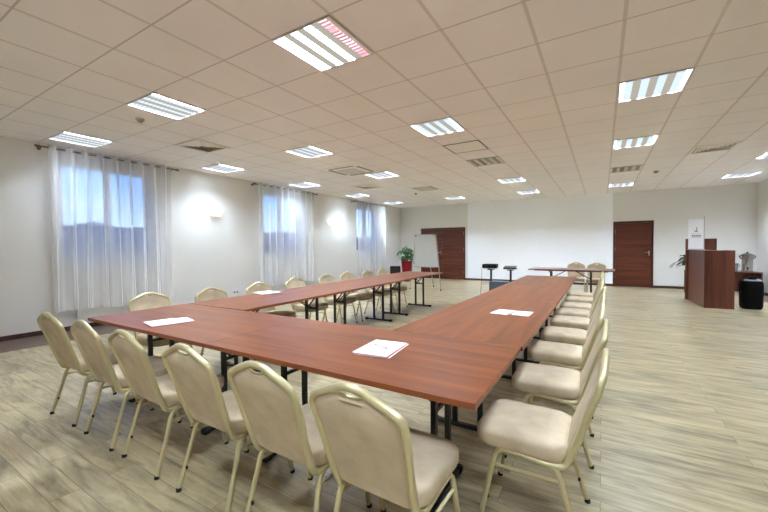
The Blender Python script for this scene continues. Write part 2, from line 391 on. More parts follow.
# outside
bm = bmesh.new(); add_box(bm, -260, XL-1.2, -160, 260, -3.6, -3.4)
struct(obj('ground', bm, 'field', smooth=False))
bm = bmesh.new(); nx, ny = 5, 130; rows = []
for j in range(ny):
    y = -70+j*3.0; hgt = 8.2+.7*math.sin(j*.21)+.5*math.sin(j*.83+1)+random.uniform(-.5, .5)
    prof = [(-62, -3.4), (-63, -3.4+hgt*.55), (-66, -3.4+hgt*.9), (-71, -3.4+hgt), (-82, -3.4+hgt*.8), (-95, -3.4)]
    rows.append([bm.verts.new((x+random.uniform(-.7, .7), y, z+random.uniform(-.35, .35))) for x, z in prof])
for a, b in zip(rows, rows[1:]):
    for k in range(5): bm.faces.new((a[k], b[k], b[k+1], a[k+1]))
bmesh.ops.recalc_face_normals(bm, faces=bm.faces[:])
o = tag(obj('woods', bm, 'woods'), 'dark band of distant woods beyond the windows', 'woods'); o['kind'] = 'stuff'

# ------------------------------------------------------------------ ceiling fixtures
GX = lambda c: .1308+.6*c
GY = lambda r: 3.831+.6*r
def make_light(states, name='ceiling_light'):
    r = thing(name, '', 'ceiling light')
    bm = bmesh.new(); s = .298
    for b in ((-s, s, -s, -s+.012), (-s, s, s-.012, s), (-s, -s+.012, -s+.012, s-.012), (s-.012, s, -s+.012, s-.012)): add_box(bm, *b, -.012, -.0005)
    obj('frame', bm, 'fixture_frame', r, smooth=False)
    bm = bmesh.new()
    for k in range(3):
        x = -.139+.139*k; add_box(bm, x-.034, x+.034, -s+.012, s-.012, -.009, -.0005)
    obj('divider_panel', bm, 'gap' if states[0] == 'off' else 'gap_painted_glow', r, smooth=False)
    for k, st in enumerate(states):
        x = -.2085+.139*k
        bm = bmesh.new(); add_box(bm, x-.035, x+.035, -s+.016, s-.016, -.007, -.0005)
        t = obj('tube_louvre', bm, {'on': 'tube', 'soft': 'tube_soft', 'faint': 'tube_faint', 'dim': 'tube_dim', 'off': 'dark_louvre'}[st], r, smooth=False)
        if st in ('off', 'dim'):
            bm = bmesh.new()
            for j in range(15):
                y = -.265+.53*j/14; add_box(bm, x-.043, x+.043, y-.002, y+.002, -.012, -.007)
            obj('louvre_blades', bm, 'alu' if st == 'dim' else 'gap', t, smooth=False)
    return r
on = make_light(['on']*4); soft = make_light(['soft']*4); faint = make_light(['faint']*4); off = make_light(['off']*4); dim = make_light(['on', 'on', 'on', 'dim'])
G1 = 'lit four-tube ceiling lights'
def place_light(src, used, c, r, label, group):
    loc = (GX(c), GY(r), ZC)
    if not used:
        src.location = loc; src['label'] = label; src['group'] = group; return
    dup(src, loc, 0, label, group)
LI = [(-7.5, -2.5, 'lit ceiling light beside the smoke detector, nearest in its row'),
      (-7.5, 1.5, 'lit ceiling light between the square ceiling vent and the cassette air conditioner'),
      (-11.5, 1.5, 'lit ceiling light by the wall just above the first wall sconce'),
      (-11.5, 5.5, 'lit ceiling light just in front of the second curtain'),
      (-7.5, 5.5, 'lit ceiling light touching the far corner of the cassette air conditioner'),
      (-3.5, 1.5, 'lit ceiling light over the U of tables, just before the ceiling hatch'),
      (.5, 1.5, 'large bright ceiling light nearest the camera above the right row of chairs'),
      (.5, 5.5, 'lit ceiling light just before the unlit one on the right'),
      (.5, 13.5, 'lit ceiling light just above the single door, close to the far wall'),
      (-3.5, 9.5, 'lit ceiling light over the middle of the room, beyond the unlit one by the hatch'),
      (-3.5, 13.5, 'lit ceiling light close to the far wall above the white field'),
      (-7.5, 13.5, 'lit ceiling light close to the far wall above the double door'),
      (4.5, 13.5, 'lit ceiling light close to the far wall above the reception desk'),
      (4.5, 9.5, 'lit ceiling light by the right wall, cut by the picture edge'),
      (-11.5, 9.5, 'lit ceiling light by the second wall sconce'),
      (-11.5, 13.5, 'lit ceiling light beside the third curtain, near the far corner'),
      (.5, -2.5, 'lit ceiling light above the nearest chair of the right row, out of view'),
      (-3.5, -6.5, 'lit ceiling light just behind the camera, out of view'),
      (.5, -6.5, 'lit ceiling light behind the camera on the right, out of view')]
seen = set()
for c, r, l in LI:
    k = 'soft' if c == -11.5 or (c, r) in ((.5, -2.5), (-3.5, -6.5)) else 'on'
    place_light(soft if k == 'soft' else on, k in seen, c, r, l, G1); seen.add(k)
place_light(faint, False, -11.5, -2.5, 'lit ceiling light just in front of the first curtain rod', G1)
place_light(dim, False, -3.5, -2.5, 'near ceiling light with three white tubes and one dim pink tube', 'part-lit ceiling light')
G2 = 'unlit ceiling lights'
for i, (c, r, l) in enumerate([(.5, 9.5, 'unlit dark ceiling light between two lit ones before the single door'),
                               (-3.5, 5.5, 'unlit grey ceiling light just beyond the ceiling hatch'),
                               (-7.5, 9.5, 'unlit grey ceiling light beyond the cassette air conditioner')]):
    place_light(off, i > 0, c, r, l, G2)

# square diffusers
def make_vent():
    r = thing('ceiling_vent', '', 'vent')
    bm = bmesh.new(); s = .295
    for b in ((-s, s, -s, -s+.04), (-s, s, s-.04, s), (-s, -s+.04, -s+.04, s-.04), (s-.04, s, -s+.04, s-.04)): add_box(bm, *b, -.014, -.0005, bev=.003)
    obj('frame', bm, 'vent', r)
    bm = bmesh.new(); add_box(bm, -s+.04, s-.04, -s+.04, s-.04, -.003, -.0005); obj('backing', bm, 'slot', r, smooth=False)
    bm = bmesh.new()
    for q in range(4):
        a = .235
        for j in range(4):
            o_ = a-.05*j
            t = bmesh.new()
            v = [t.verts.new(p) for p in ((-o_, -o_, -.003), (o_, -o_, -.003), (o_-.03, -o_+.03, -.016), (-o_+.03, -o_+.03, -.016))]
            t.faces.new(v); v2 = [t.verts.new(p.co+Vector((0, .002, .002))) for p in v]; t.faces.new(v2[::-1])
            merge(bm, t, Matrix.Rotation(q*PI/2, 4, 'Z'))
    obj('blades', bm, 'vent', r, smooth=False)
    return r
v = make_vent(); GV = 'square ceiling vents'
v.location = (GX(-9.5), GY(-.5), ZC); v['label'] = 'square ceiling vent nearest the camera, between the first curtain and the tables'; v['group'] = GV
dup(v, (GX(-9.5), GY(7.5), ZC), 0, 'small square ceiling vent beyond the cassette air conditioner', GV)
dup(v, (GX(2.5), GY(7.5), ZC), 0, 'square ceiling vent on the right above the reception desk', GV)

# cassette air conditioner
r = thing('air_conditioner', 'square cassette air conditioner with a central grille set in the ceiling', 'air conditioner', (-4.68, 6.38, ZC))
bm = bmesh.new(); s = .475
for b in ((-s, s, -s, -s+.06), (-s, s, s-.06, s), (-s, -s+.06, -s+.06, s-.06), (s-.06, s, -s+.06, s-.06)): add_box(bm, *b, -.016, -.0005, bev=.004)
add_box(bm, -s+.06, s-.06, -s+.06, s-.06, -.008, -.0005)
obj('panel_frame', bm, 'ac', r)
for q in range(4):
    bm = bmesh.new(); t = bmesh.new(); add_box(t, -.3, .3, -s+.062, -s+.15, -.014, -.008, bev=.002); merge(bm, t, Matrix.Rotation(q*PI/2, 4, 'Z')); obj('air_slot', bm, 'vent_dark', r)
    bm = bmesh.new(); t = bmesh.new(); add_box(t, -.29, .29, -s+.105, -s+.125, -.019, -.014, bev=.002); merge(bm, t, Matrix.Rotation(q*PI/2, 4, 'Z')); obj('louvre_flap', bm, 'vent', r)
bm = bmesh.new(); add_box(bm, -.27, .27, -.27, .27, -.018, -.008, bev=.004); 
g = obj('intake_grille', bm, 'ac', r)
bm = bmesh.new()
for j in range(16):
    y = -.24+.48*j/15; add_box(bm, -.24, .24, y-.004, y+.004, -.0195, -.018)
obj('grille_slots', bm, 'slot', g, smooth=False)

# hatch
r = thing('ceiling_hatch', 'square access hatch with a dark outline in the ceiling', 'hatch', (GX(-3.5), GY(3.5), ZC))
bm = bmesh.new(); s = .3
for b in ((-s, s, -s, -s+.014), (-s, s, s-.014, s), (-s, -s+.014, -s+.014, s-.014), (s-.014, s, -s+.014, s-.014)): add_box(bm, *b, -.006, -.0005)
obj('frame', bm, 'vent_dark', r, smooth=False)
bm = bmesh.new(); add_box(bm, -s+.016, s-.016, -s+.016, s-.016, -.004, -.0005); obj('hatch_panel', bm, 'vent', r, smooth=False)

# detectors
def make_det():
    r = thing('smoke_detector', '', 'smoke detector')
    bm = bmesh.new(); add_lathe(bm, [(.055, -.012), (.055, 0)], 20); obj('base', bm, 'vent', r)
    bm = bmesh.new(); add_lathe(bm, [(.018, -.052), (.03, -.048), (.036, -.03), (.048, -.022), (.05, -.012)], 20); obj('sensor_dome', bm, 'slot', r)
    return r
d = make_det(); GD = 'smoke detectors'
d.location = (-5.04, 2.35, ZC-.0005); d['label'] = 'smoke detector on the ceiling nearest the camera'; d['group'] = GD
dup(d, (GX(-8.5), GY(10.5), ZC-.0005), 0, 'tiny smoke detector on the ceiling near the double door', GD)
dup(d, (GX(1.5), GY(10.6), ZC-.0005), 0, 'smoke detector on the ceiling right of the unlit lamp before the single door', GD)

# ------------------------------------------------------------------ curtains, rods, radiators, sconces
CUR = [(2.10, 3.96, 'first', 18), (6.08, 8.1, 'second', 18), (10.27, 12.2, 'third', 18)]
for i, (a, b, nm, nf) in enumerate(CUR):
    rx, rz_ = XL+.17, 2.915
    r = thing('curtain_rod', 'dark metal curtain rod above the %s window from the camera' % nm, 'curtain rod', (rx, (a+b)/2, rz_), group='curtain rods')
    L = (b-a)/2+.09
    bm = bmesh.new(); add_tube(bm, [(0, -L, 0), (0, L, 0)], .0125, 10); obj('rod', bm, 'bronze', r)
    for s in (-1, 1):
        bm = bmesh.new(); add_tube(bm, [(0, s*L, 0), (0, s*(L+.015), 0), (0, s*(L+.06), 0)], .019, 10); obj('finial', bm, 'bronze', r)
        bm = bmesh.new(); add_tube(bm, [(-.168, s*(L-.03), 0), (0, s*(L-.03), 0)], .008, 8); add_tube(bm, [(-.169, s*(L-.03), 0), (-.162, s*(L-.03), 0)], .028, 12); obj('wall_bracket', bm, 'bronze', r)
    cu = thing('sheer_curtain', 'sheer white eyelet curtain hanging over the %s window from the camera' % nm, 'curtain', (rx, (a+b)/2, 0), group='sheer curtains')
    bm = bmesh.new(); nu, nv = nf*10, 26; grid = []
    ph = [random.uniform(-.5, .5) for _ in range(nf*2+2)]
    rnd = random.Random(i*5+3)
    amp = [rnd.uniform(.7, 1.25) for _ in range(nf+2)]; sw = [rnd.uniform(-.035, .035) for _ in range(nf+2)]
    for iu in range(nu+1):
        u = iu/nu; col = []
        k = u*nf; kk = int(k); fr = k-kk
        A = amp[kk]*(1-fr)+amp[kk+1]*fr; S = sw[kk]*(1-fr)+sw[kk+1]*fr
        for iv in range(nv+1):
            t = iv/nv; z = rz_+.045-t*(rz_+.045-.335-(.03*math.sin(u*9+i)))
            y = -(b-a)/2+(b-a)*u + S*t*1.2
            x = (.055+.005*t)*math.sin(2*PI*(k)*.5*1.0)*A*(1-.1*t)+.016*t*math.sin(2*PI*k*1.37+2*t+ph[kk])
            col.append(bm.verts.new((x, y, z)))
        grid.append(col)
    for c0, c1 in zip(grid, grid[1:]):
        for k in range(nv): bm.faces.new((c0[k], c1[k], c1[k+1], c0[k+1]))
    obj('voile', bm, 'sheer', cu)
    for k in range(nf+1):
        y = -(b-a)/2+(b-a)*k/nf
        if k == 0: y += .02
        if k == nf: y -= .02
        bm = bmesh.new(); add_tube(bm, [(.024*math.cos(2*PI*q/14), y, rz_+.024*math.sin(2*PI*q/14)) for q in range(14)], .005, 6, closed=True); obj('eyelet', bm, 'alu', cu)
for i, (a, b) in enumerate(WIN):
    nm = ('first', 'second', 'third')[i]; y0, y1 = a+.15, b-.02
    r = thing('radiator', 'white panel radiator under the %s window, behind its curtain' % nm, 'radiator', (XL+.03, (y0+y1)/2, 0), group='panel radiators')
    h = (y1-y0)/2
    bm = bmesh.new(); add_box(bm, .0, .036, -h, h, .1, .69, bev=.008)
    for k in range(24):
        y = -h+.04+(2*h-.08)*k/23; add_box(bm, .036, .041, y-.014, y+.014, .13, .66, bev=.004)
    obj('panel', bm, 'radiator', r)
    bm = bmesh.new(); add_box(bm, -.002, .04, -h-.003, h+.003, .69, .7, bev=.003); obj('top_grille', bm, 'radiator', r)
    for s in (-1, 1):
        bm = bmesh.new(); add_box(bm, -.029, .0, s*h*.7-.02, s*h*.7+.02, .2, .6); obj('wall_bracket', bm, 'radiator', r)
    bm = bmesh.new(); add_tube(bm, catmull([(.025, -h+.05, .1), (.025, -h+.05, .05), (.01, -h+.05, .03), (-.029, -h+.05, .03)], 4), .009); obj('pipe', bm, 'radiator', r)
    bm = bmesh.new(); add_tube(bm, [(.025, h, .63), (.025, h+.07, .63)], .018, 10); obj('valve', bm, 'white_plastic', r)
for i, (y, l) in enumerate([(5.0, 'lit glass wall sconce between the first and second curtains'), (9.05, 'lit glass wall sconce between the second and third curtains')]):
    r = thing('wall_sconce', l, 'wall sconce', (XL, y, 2.13), group='wall sconces')
    bm = bmesh.new(); add_box(bm, 0, .02, -.06, .06, -.06, .06, bev=.005); obj('back_plate', bm, 'white_plastic', r)
    bm = bmesh.new(); n = 14; rings = []
    for z, s in ((-.07, .62), (-.04, .8), (.02, .95), (.07, 1.0)):
        rings.append([(.02+.1*s*math.sin(PI*k/n), -.18*s*math.cos(PI*k/n), z) for k in range(n+1)])
    R = [[bm.verts.new(p) for p in q] for q in rings]
    for p, q in zip(R, R[1:]):
        for k in range(n): bm.faces.new((p[k], p[k+1], q[k+1], q[k]))
    bm.faces.new(R[0][::-1])
    bmesh.ops.recalc_face_normals(bm, faces=bm.faces[:])
    obj('glass_shade', bm, 'sconce', r)
for y, l in ((5.5, 'white wall socket low on the window wall'),):
    r = thing('wall_socket', l, 'socket', (XL, y, .28))
    bm = bmesh.new(); add_box(bm, 0, .012, -.075, .075, -.04, .04, bev=.004); obj('cover_plate', bm, 'white_plastic', r)
    for s in (-1, 1):
        bm = bmesh.new(); add_tube(bm, [(.008, s*.036, 0), (.0135, s*.036, 0)], .021, 14); obj('socket_insert', bm, 'dark_louvre', r)

# ------------------------------------------------------------------ banquet chair (origin on the floor under the seat, +y to the front)
OY = .29
def chair_parts():
    r = thing('banquet_chair', '', 'chair')
    P = lambda x, u, z: (x, u-OY, z)
    # seat cushion
    bm = bmesh.new(); rings = []
    for z, ins in ((.386, .03), (.389, .010), (.397, -.001), (.412, -.006), (.452, -.007), (.463, -.002), (.470, .008), (.4745, .022), (.4765, .05), (.477, .11)):
        q = rrect(-.2+ins, .2-ins, .15+ins*.9-OY, .55-ins-OY, max(.075-ins*.3, .03), 6)
        rings.append([(x, y, z+.003*math.cos(x*6)*(1 if z > .45 else 0)) for x, y in q])
    for q in rings: q[:] = [(x, y, z-.01) for x, y, z in q]
    add_loft(bm, rings); obj('seat', bm, 'suede', r)
    # back frame loop
    half = [P(.186, .225, .372), P(.184, .19, .366), P(.178, .155, .378), P(.180, .133, .425), P(.188, .098, .53), P(.196, .058, .66), P(.2005, .032, .735), P(.198, .023, .766), P(.181, .016, .788), P(.13, .0105, .813), P(.078, .007, .835), P(.045, .0045, .848)]
    pts = half+[P(0, .004, .852)]+[(-x, y, z) for x, y, z in half[::-1]]
    bm = bmesh.new(); add_tube(bm, catmull(pts, 4), .0158, 10); obj('back_frame', bm, 'champagne', r)
    # back pad
    def U(z):
        Z = [(.38, .150), (.425, .133), (.53, .098), (.66, .058), (.745, .030), (.785, .017), (.815, .0105), (.86, .003)]
        for (a, ua), (b, ub) in zip(Z, Z[1:]):
            if z <= b: return ua+(ub-ua)*(z-a)/(b-a)
        return Z[-1][1]
    out = [(.0, .392), (.06, .392), (.12, .393), (.165, .400), (.174, .425), (.18, .5), (.187, .6), (.192, .68), (.193, .735), (.19, .76), (.176, .78), (.13, .803), (.085, .823), (.066, .832), (.054, .828), (.042, .817), (.022, .812), (0, .811)]
    loop = out+[(-x, z) for x, z in out[-2:0:-1]]
    bm = bmesh.new(); n = len(loop)
    def ring(off, ins):
        cx, cz = 0, .6
        return [bm.verts.new((x*(1-ins/.19), U(z)-OY+off, cz+(z-cz)*(1-ins/.22))) for x, z in loop]
    Rg = [ring(-.006, .03), ring(-.005, .008), ring(-.001, .0), ring(.008, .0), ring(.014, .010), ring(.018, .04)]
    for a, b in zip(Rg, Rg[1:]):
        for k in range(n): bm.faces.new((a[k], a[(k+1) % n], b[(k+1) % n], b[k]))
    def cap(Rr, off):
        rows = []; h = n//2      # bridge left and right halves with quads
        for k in range(0, h+1):
            pass
        L = [Rr[(n-k) % n] for k in range(h+1)]; Q = [Rr[k] for k in range(h+1)]
        for k in range(h):
            vs = [Q[k], Q[k+1], L[k+1], L[k]]
            uq = []
            for v_ in vs:
                if v_ not in uq: uq.append(v_)
            if len(uq) >= 3: bm.faces.new(uq)
    cap(Rg[0], 0); cap(Rg[-1], 0)
    bmesh.ops.recalc_face_normals(bm, faces=bm.faces[:]); obj('backrest', bm, 'suede', r)
    # hand-hole rim
    bm = bmesh.new(); add_tube(bm, catmull([P(.06, .005, .838), P(.047, .009, .825), P(.025, .011, .816), P(0, .011, .814), P(-.025, .011, .816), P(-.047, .009, .825), P(-.06, .005, .838)], 3), .0055, 8); obj('handle', bm, 'champagne', r)
    # leg frames
    for s in (-1, 1):
        pts = [P(s*.208, .525, .012), P(s*.2, .487, .2), P(s*.195, .465, .31), P(s*.191, .447, .36), P(s*.19, .415, .378), P(s*.19, .37, .378), P(s*.19, .24, .368), P(s*.19, .2, .358), P(s*.193, .175, .325), P(s*.198, .152, .24), P(s*.21, .083, .012)]
        bm = bmesh.new(); add_tube(bm, catmull(pts, 4), .0125, 10); lf = obj('leg_frame', bm, 'champagne', r)
        bm = bmesh.new(); add_tube(bm, [P(s*.195, .468, .3), P(s*.195, .165, .305)], .008, 8); obj('stretcher', bm, 'champagne', lf)
        for u in (.526, .081):
            bm = bmesh.new(); add_lathe(bm, [(.0135, 0), (.0145, .004), (.0135, .018), (.012, .02)], 10, c=P(s*.2085, u, 0)); obj('foot_cap', bm, 'rubber', lf)
        for u, z in ((.492, .13), (.118, .12)):
            bm = bmesh.new(); add_lathe(bm, [(.006, -.008), (.007, 0), (.006, .008)], 8, c=P(s*.19, u, z)); obj('bumper', bm, 'rubber', lf)
    bm = bmesh.new(); add_box(bm, -.19, .19, .4-OY, .425-OY, .362, .376, bev=.002); add_box(bm, -.19, .19, .2-OY, .225-OY, .362, .377, bev=.002); obj('seat_support', bm, 'champagne', r)
    return r
chair = chair_parts(); used = [False]
def place_chair(x, y, rz, label, group):
    if not used[0]:
        used[0] = True; chair.location = (x, y, 0); chair.rotation_euler = (0, 0, rz); chair['label'] = label; chair['group'] = group; return
    dup(chair, (x, y, 0), rz, label, group)
ordn = ['first', 'second', 'third', 'fourth', 'fifth', 'sixth', 'seventh', 'eighth', 'ninth']
# front row: rear feet y=1.08 => u=.06 => origin y = 1.08-.06+.29
rj = random.Random(4)
for k, x in enumerate([-3.63, -2.99, -2.415, -1.785, -1.235, -.74]):
    place_chair(x, 1.285, rj.uniform(-.03, .03) if k else .02, 'beige gold-framed chair seen from behind at the near table, %s from the window side' % ordn[k], 'chairs along the near table')
# right row faces -x ; rear feet x=-.07 -> origin x = -.07-.23
for k, y in enumerate([1.915, 2.67, 3.39, 4.08, 4.79, 5.41, 6.03, 6.78, 7.45]):
    place_chair(-.267+.01*math.sin(k*2.1), y, PI/2+rj.uniform(-.02, .02), ('beige gold-framed chair nearest the camera in the row right of the right-hand tables' if k == 0 else 'beige gold-framed chair right of the right-hand tables, %s from the near end' % ordn[k]), 'chairs along the right-hand tables')
for k, (x, y) in enumerate([(-4.26, 2.01), (-4.08, 2.63), (-4.10, 3.35), (-4.22, 4.16), (-4.24, 4.94), (-4.21, 5.5), (-4.16, 6.14), (-4.23, 6.84)]):
    place_chair(x+.31, y, -PI/2+rj.uniform(-.03, .03), 'beige gold-framed chair on the window side of the left-hand tables, %s from the near end' % ordn[k], 'chairs along the window side')
place_chair(-.60, 10.98, PI+.05, 'beige chair behind the far dark table, farther from the single door', 'chairs behind the far table')
place_chair(-.14, 10.8, PI-.06, 'beige chair behind the far dark table, nearer the single door', 'chairs behind the far table')

# ------------------------------------------------------------------ folding tables (length along x)
TZ = .745
def make_table(L, W, mat='table', legw=.56, inset=.32, rail=True):
    r = thing('folding_table', '', 'table')
    bm = bmesh.new(); add_box(bm, -L/2, L/2, -W/2, W/2, TZ-.026, TZ, bev=.0012); obj('tabletop', bm, mat, r)
    bm = bmesh.new()
    for s in (-1, 1): add_box(bm, -L/2+.12, L/2-.12, s*.2-.012, s*.2+.012, TZ-.051, TZ-.026, bev=.002)
    obj('under_rail', bm, 'black', r)
    for s in (-1, 1):
        x = s*(L/2-inset); bm = bmesh.new()
        for q in (-1, 1): add_box(bm, x-.014, x+.014, q*.095-.018, q*.095+.018, .03, TZ-.05, bev=.003)
        lg = obj('leg', bm, 'black', r)
        bm = bmesh.new(); add_box(bm, x-.022, x+.022, -legw/2, legw/2, .008, .036, bev=.006); obj('foot_bar', bm, 'black', lg)
        for q in (-1, 1):
            bm = bmesh.new(); add_box(bm, x-.026, x+.026, q*(legw/2-.03)-.028, q*(legw/2-.03)+.028, 0, .04, bev=.008); obj('foot_cap', bm, 'rubber', lg)
        bm = bmesh.new()
        add_box(bm, x-.012, x+.012, -.26, .26, TZ-.075, TZ-.051, bev=.002)
        add_box(bm, x-.01, x+.01, -.077, .077, TZ-.255, TZ-.232, bev=.002)
        add_tube(bm, [(x, -.07, TZ-.085), (x, .07, TZ-.235)], .011, 6)
        obj('cross_brace', bm, 'black', lg)
        bm = bmesh.new(); add_tube(bm, [(x-s*.012, .03, TZ-.24), (x-s*.33, .03, TZ-.055)], .008, 6); add_tube(bm, [(x-s*.012, -.03, TZ-.24), (x-s*.33, -.03, TZ-.055)], .008, 6)
        obj('folding_stay', bm, 'black', lg)
    return r
GT = 'folding conference tables in a U'
ft = make_table(1.715, .888); y = 1.772
ft.location = (-2.98, y, 0); ft['label'] = 'cherry folding table at the near end, window half, under the far booklet'; ft['group'] = GT
dup(ft, (-1.264, y, 0), 0, 'cherry folding table at the near end, right half, with a booklet on it', GT)
rt = make_table(1.8, .885)
rt.location = (-.838, 3.12, 0); rt.rotation_euler = (0, 0, PI/2); rt['label'] = 'cherry folding table of the right arm, nearest, with two white sheets on it'; rt['group'] = GT
dup(rt, (-.838, 4.921, 0), PI/2, 'cherry folding table in the middle of the right arm', GT)
dup(rt, (-.838, 6.722, 0), PI/2, 'cherry folding table at the far end of the right arm', GT)
an = math.radians(90+1.3)
for k, l in enumerate(['cherry folding table of the window-side arm, nearest, with white paper on it', 'cherry folding table in the middle of the window-side arm', 'cherry folding table at the far end of the window-side arm, before the flipchart']):
    t = .912+1.801*k
    dup(rt, (-3.395+math.cos(an)*t, 2.222+math.sin(an)*t, 0), an, l, GT)
fr = make_table(1.85, .8, 'far_table', .5, .48)
fr.rotation_euler = (0, 0, -.05); fr.location = (-.67, 10.08, 0); fr['label'] = 'dark brown folding table standing alone before the white far wall'

# ------------------------------------------------------------------ papers and pens
def pages(name, label, cat, loc, rz, sheets, group=None, pen=None):
    r = thing(name, label, cat, loc, rz, group)
    for i, (dx, dy, a, w, h, t, mt) in enumerate(sheets):
        bm = bmesh.new(); tt = bmesh.new(); add_box(tt, -w/2, w/2, -h/2, h/2, sum(s[5] for s in sheets[:i]), sum(s[5] for s in sheets[:i+1]), bev=.0004)
        merge(bm, tt, Matrix.Translation((dx, dy, 0)) @ Matrix.Rotation(a, 4, 'Z')); obj('cover' if mt != 'paper' else 'sheet', bm, mt, r)
    return r
def pen(label, p, a, z, mt='red'):
    r = thing('pen', label, 'pen', (p[0], p[1], z), a, 'pens')
    bm = bmesh.new(); add_tube(bm, [(-.06, 0, .005), (.045, 0, .005)], .0045, 8); obj('barrel', bm, 'white_plastic', r)
    bm = bmesh.new(); add_tube(bm, [(.045, 0, .005), (.058, 0, .005), (.068, 0, .005)], .004, 8, rad=[.0046, .003, .001]); obj('tip', bm, 'alu', r)
    bm = bmesh.new(); add_box(bm, -.06, -.02, -.0012, .0012, .009, .011); obj('clip', bm, mt, r)
pages('booklet', 'white booklet stack on the near table, nearest the camera', 'booklet', (-1.10, 1.775, TZ), math.radians(0), [(.004, .004, .12, .218, .3, .004, 'paper'), (0, 0, .12, .215, .295, .003, 'red'), (-.004, .0, .10, .212, .297, .003, 'paper')])
pen('pen lying across the booklet nearest the camera', (-1.10, 1.775), 2.75, TZ+.010)
pages('booklet', 'white booklet stack on the window half of the near table', 'booklet', (-2.99, 1.565, TZ), 0, [(0, 0, -.25, .215, .297, .003, 'red'), (.004, .012, -.25, .21, .297, .005, 'paper'), (-.03, -.035, -.2, .2, .21, .003, 'paper')])
pages('paper_sheets', 'two white sheets side by side on the right arm of tables', 'paper', (-.675, 3.305, TZ), 0, [(-.085, .01, -.12, .15, .24, .003, 'paper'), (.082, -.005, -.03, .145, .21, .003, 'paper')])
pen('red pen between the two white sheets on the right arm', (-.68, 3.24), 1.35, TZ)
pages('booklet', 'white papers on the window-side arm of tables', 'booklet', (-3.78, 3.22, TZ), .1, [(0, 0, -.4, .297, .21, .006, 'paper'), (.03, .02, -.25, .297, .21, .006, 'paper')])

# ------------------------------------------------------------------ projector cart
r = thing('projector_cart', 'blue-grey projector cart with two black columns, behind the right arm of tables', 'cart', (-2.27, 9.6, 0))
bm = bmesh.new(); add_box(bm, -.25, .32, -.17, .17, .03, .41, bev=.006); obj('cabinet', bm, 'grey_cart', r)
for x, nm in ((-.24, 'a'), (.26, 'b')):
    bm = bmesh.new(); add_box(bm, x-.022, x+.022, -.03, .03, .45, .70, bev=.004); add_box(bm, x-.04, x+.04, -.05, .05, .41, .45, bev=.006); c = obj('column', bm, 'black', r)
    bm = bmesh.new(); add_box(bm, x-.17, x+.17, -.15, .15, .73, .742, bev=.003); obj('platform', bm, 'alu', c)
    bm = bmesh.new(); add_box(bm, x-.07, x+.07, -.1, .1, .70, .73, bev=.004); obj('platform_bracket', bm, 'black', c)
for x in (-.22, .28):
    for yy in (-.13, .13):
        bm = bmesh.new(); add_tube(bm, [(x-.012, yy, .024), (x+.012, yy, .024)], .024, 12); obj('caster', bm, 'rubber', r)
r = thing('projector', 'black projector on the left platform of the cart', 'projector', (-2.52, 9.58, .742))
bm = bmesh.new(); add_box(bm, -.19, .17, -.13, .13, .012, .115, bev=.014, seg=3); obj('body', bm, 'case', r)
bm = bmesh.new(); add_tube(bm, [(-.09, -.13, .065), (-.09, -.15, .065)], .036, 16); obj('lens', bm, 'dark_louvre', r)
bm = bmesh.new(); 
for k in range(6): add_box(bm, .02+k*.022, .03+k*.022, -.132, -.128, .04, .09)
obj('vent_slots', bm, 'rubber', r)
for x in (-.14, .13):
    bm = bmesh.new(); add_lathe(bm, [(.012, 0), (.012, .014)], 10, c=(x, -.09, 0)); obj('foot', bm, 'rubber', r)
    bm = bmesh.new(); add_lathe(bm, [(.012, 0), (.012, .014)], 10, c=(x, .09, 0)); obj('foot', bm, 'rubber', r)
r = thing('laptop', 'thin dark laptop on the right platform of the cart', 'laptop', (-2.02, 9.58, .742))
bm = bmesh.new(); add_box(bm, -.15, .15, -.11, .11, 0, .022, bev=.005); obj('base', bm, 'case', r)
bm = bmesh.new(); tt = bmesh.new(); add_box(tt, -.15, .15, -.11, .11, 0, .012, bev=.004); merge(bm, tt, Matrix.Translation((0, 0, .03)) @ Matrix.Rotation(math.radians(9), 4, 'X') @ Matrix.Translation((0, .0, .012))); obj('lid', bm, 'dark_louvre', r)
bm = bmesh.new(); add_tube(bm, catmull([(-2.714, 9.58, .80), (-2.735, 9.53, .77), (-2.73, 9.5, .6), (-2.74, 9.48, .3), (-2.75, 9.45, .05), (-2.7, 9.3, .006), (-2.3, 9.1, .006), (-1.9, 9.25, .006)], 6), .004, 6)
tag(obj('power_cable', bm, 'rubber'), 'thin dark cable hanging from the projector to the floor', 'cable')

# ------------------------------------------------------------------ flipchart
r = thing('flipchart', 'white flipchart whiteboard on a tripod before the double door', 'whiteboard', (-4.74, 10.32, 0))
tilt = Matrix.Translation((0, -.05, .70)) @ Matrix.Rotation(math.radians(-2.5), 4, 'X')
bm = bmesh.new(); tt = bmesh.new(); add_loft(tt, [[(-.36, y, 0), (.44, y, 0), (.33, y, 1.0), (-.36, y, 1.0)] for y in (0, .02)]); merge(bm, tt, tilt); b_ = obj('board', bm, 'board', r)
bm = bmesh.new()
for b in ((-.37, .45, -.004, .024, -.012, .0), (-.37, .34, -.004, .024, 1.0, 1.012), (-.37, -.36, -.004, .024, 0, 1.0)):
    tt = bmesh.new(); add_box(tt, *b, bev=.002); merge(bm, tt, tilt)
obj('board_frame', bm, 'alu', b_)
for x in (-.325, .30):
    bm = bmesh.new(); tt = bmesh.new(); add_box(tt, x-.03, x+.03, -.02, .0, .955, .99, bev=.004); merge(bm, tt, tilt); obj('paper_clamp', bm, 'black' if x < 0 else 'alu', b_)
bm = bmesh.new(); tt = bmesh.new(); add_box(tt, -.36, .35, -.07, .0, -.02, -.004, bev=.003); merge(bm, tt, tilt); obj('pen_tray', bm, 'alu', b_)
rs = random.Random(2)
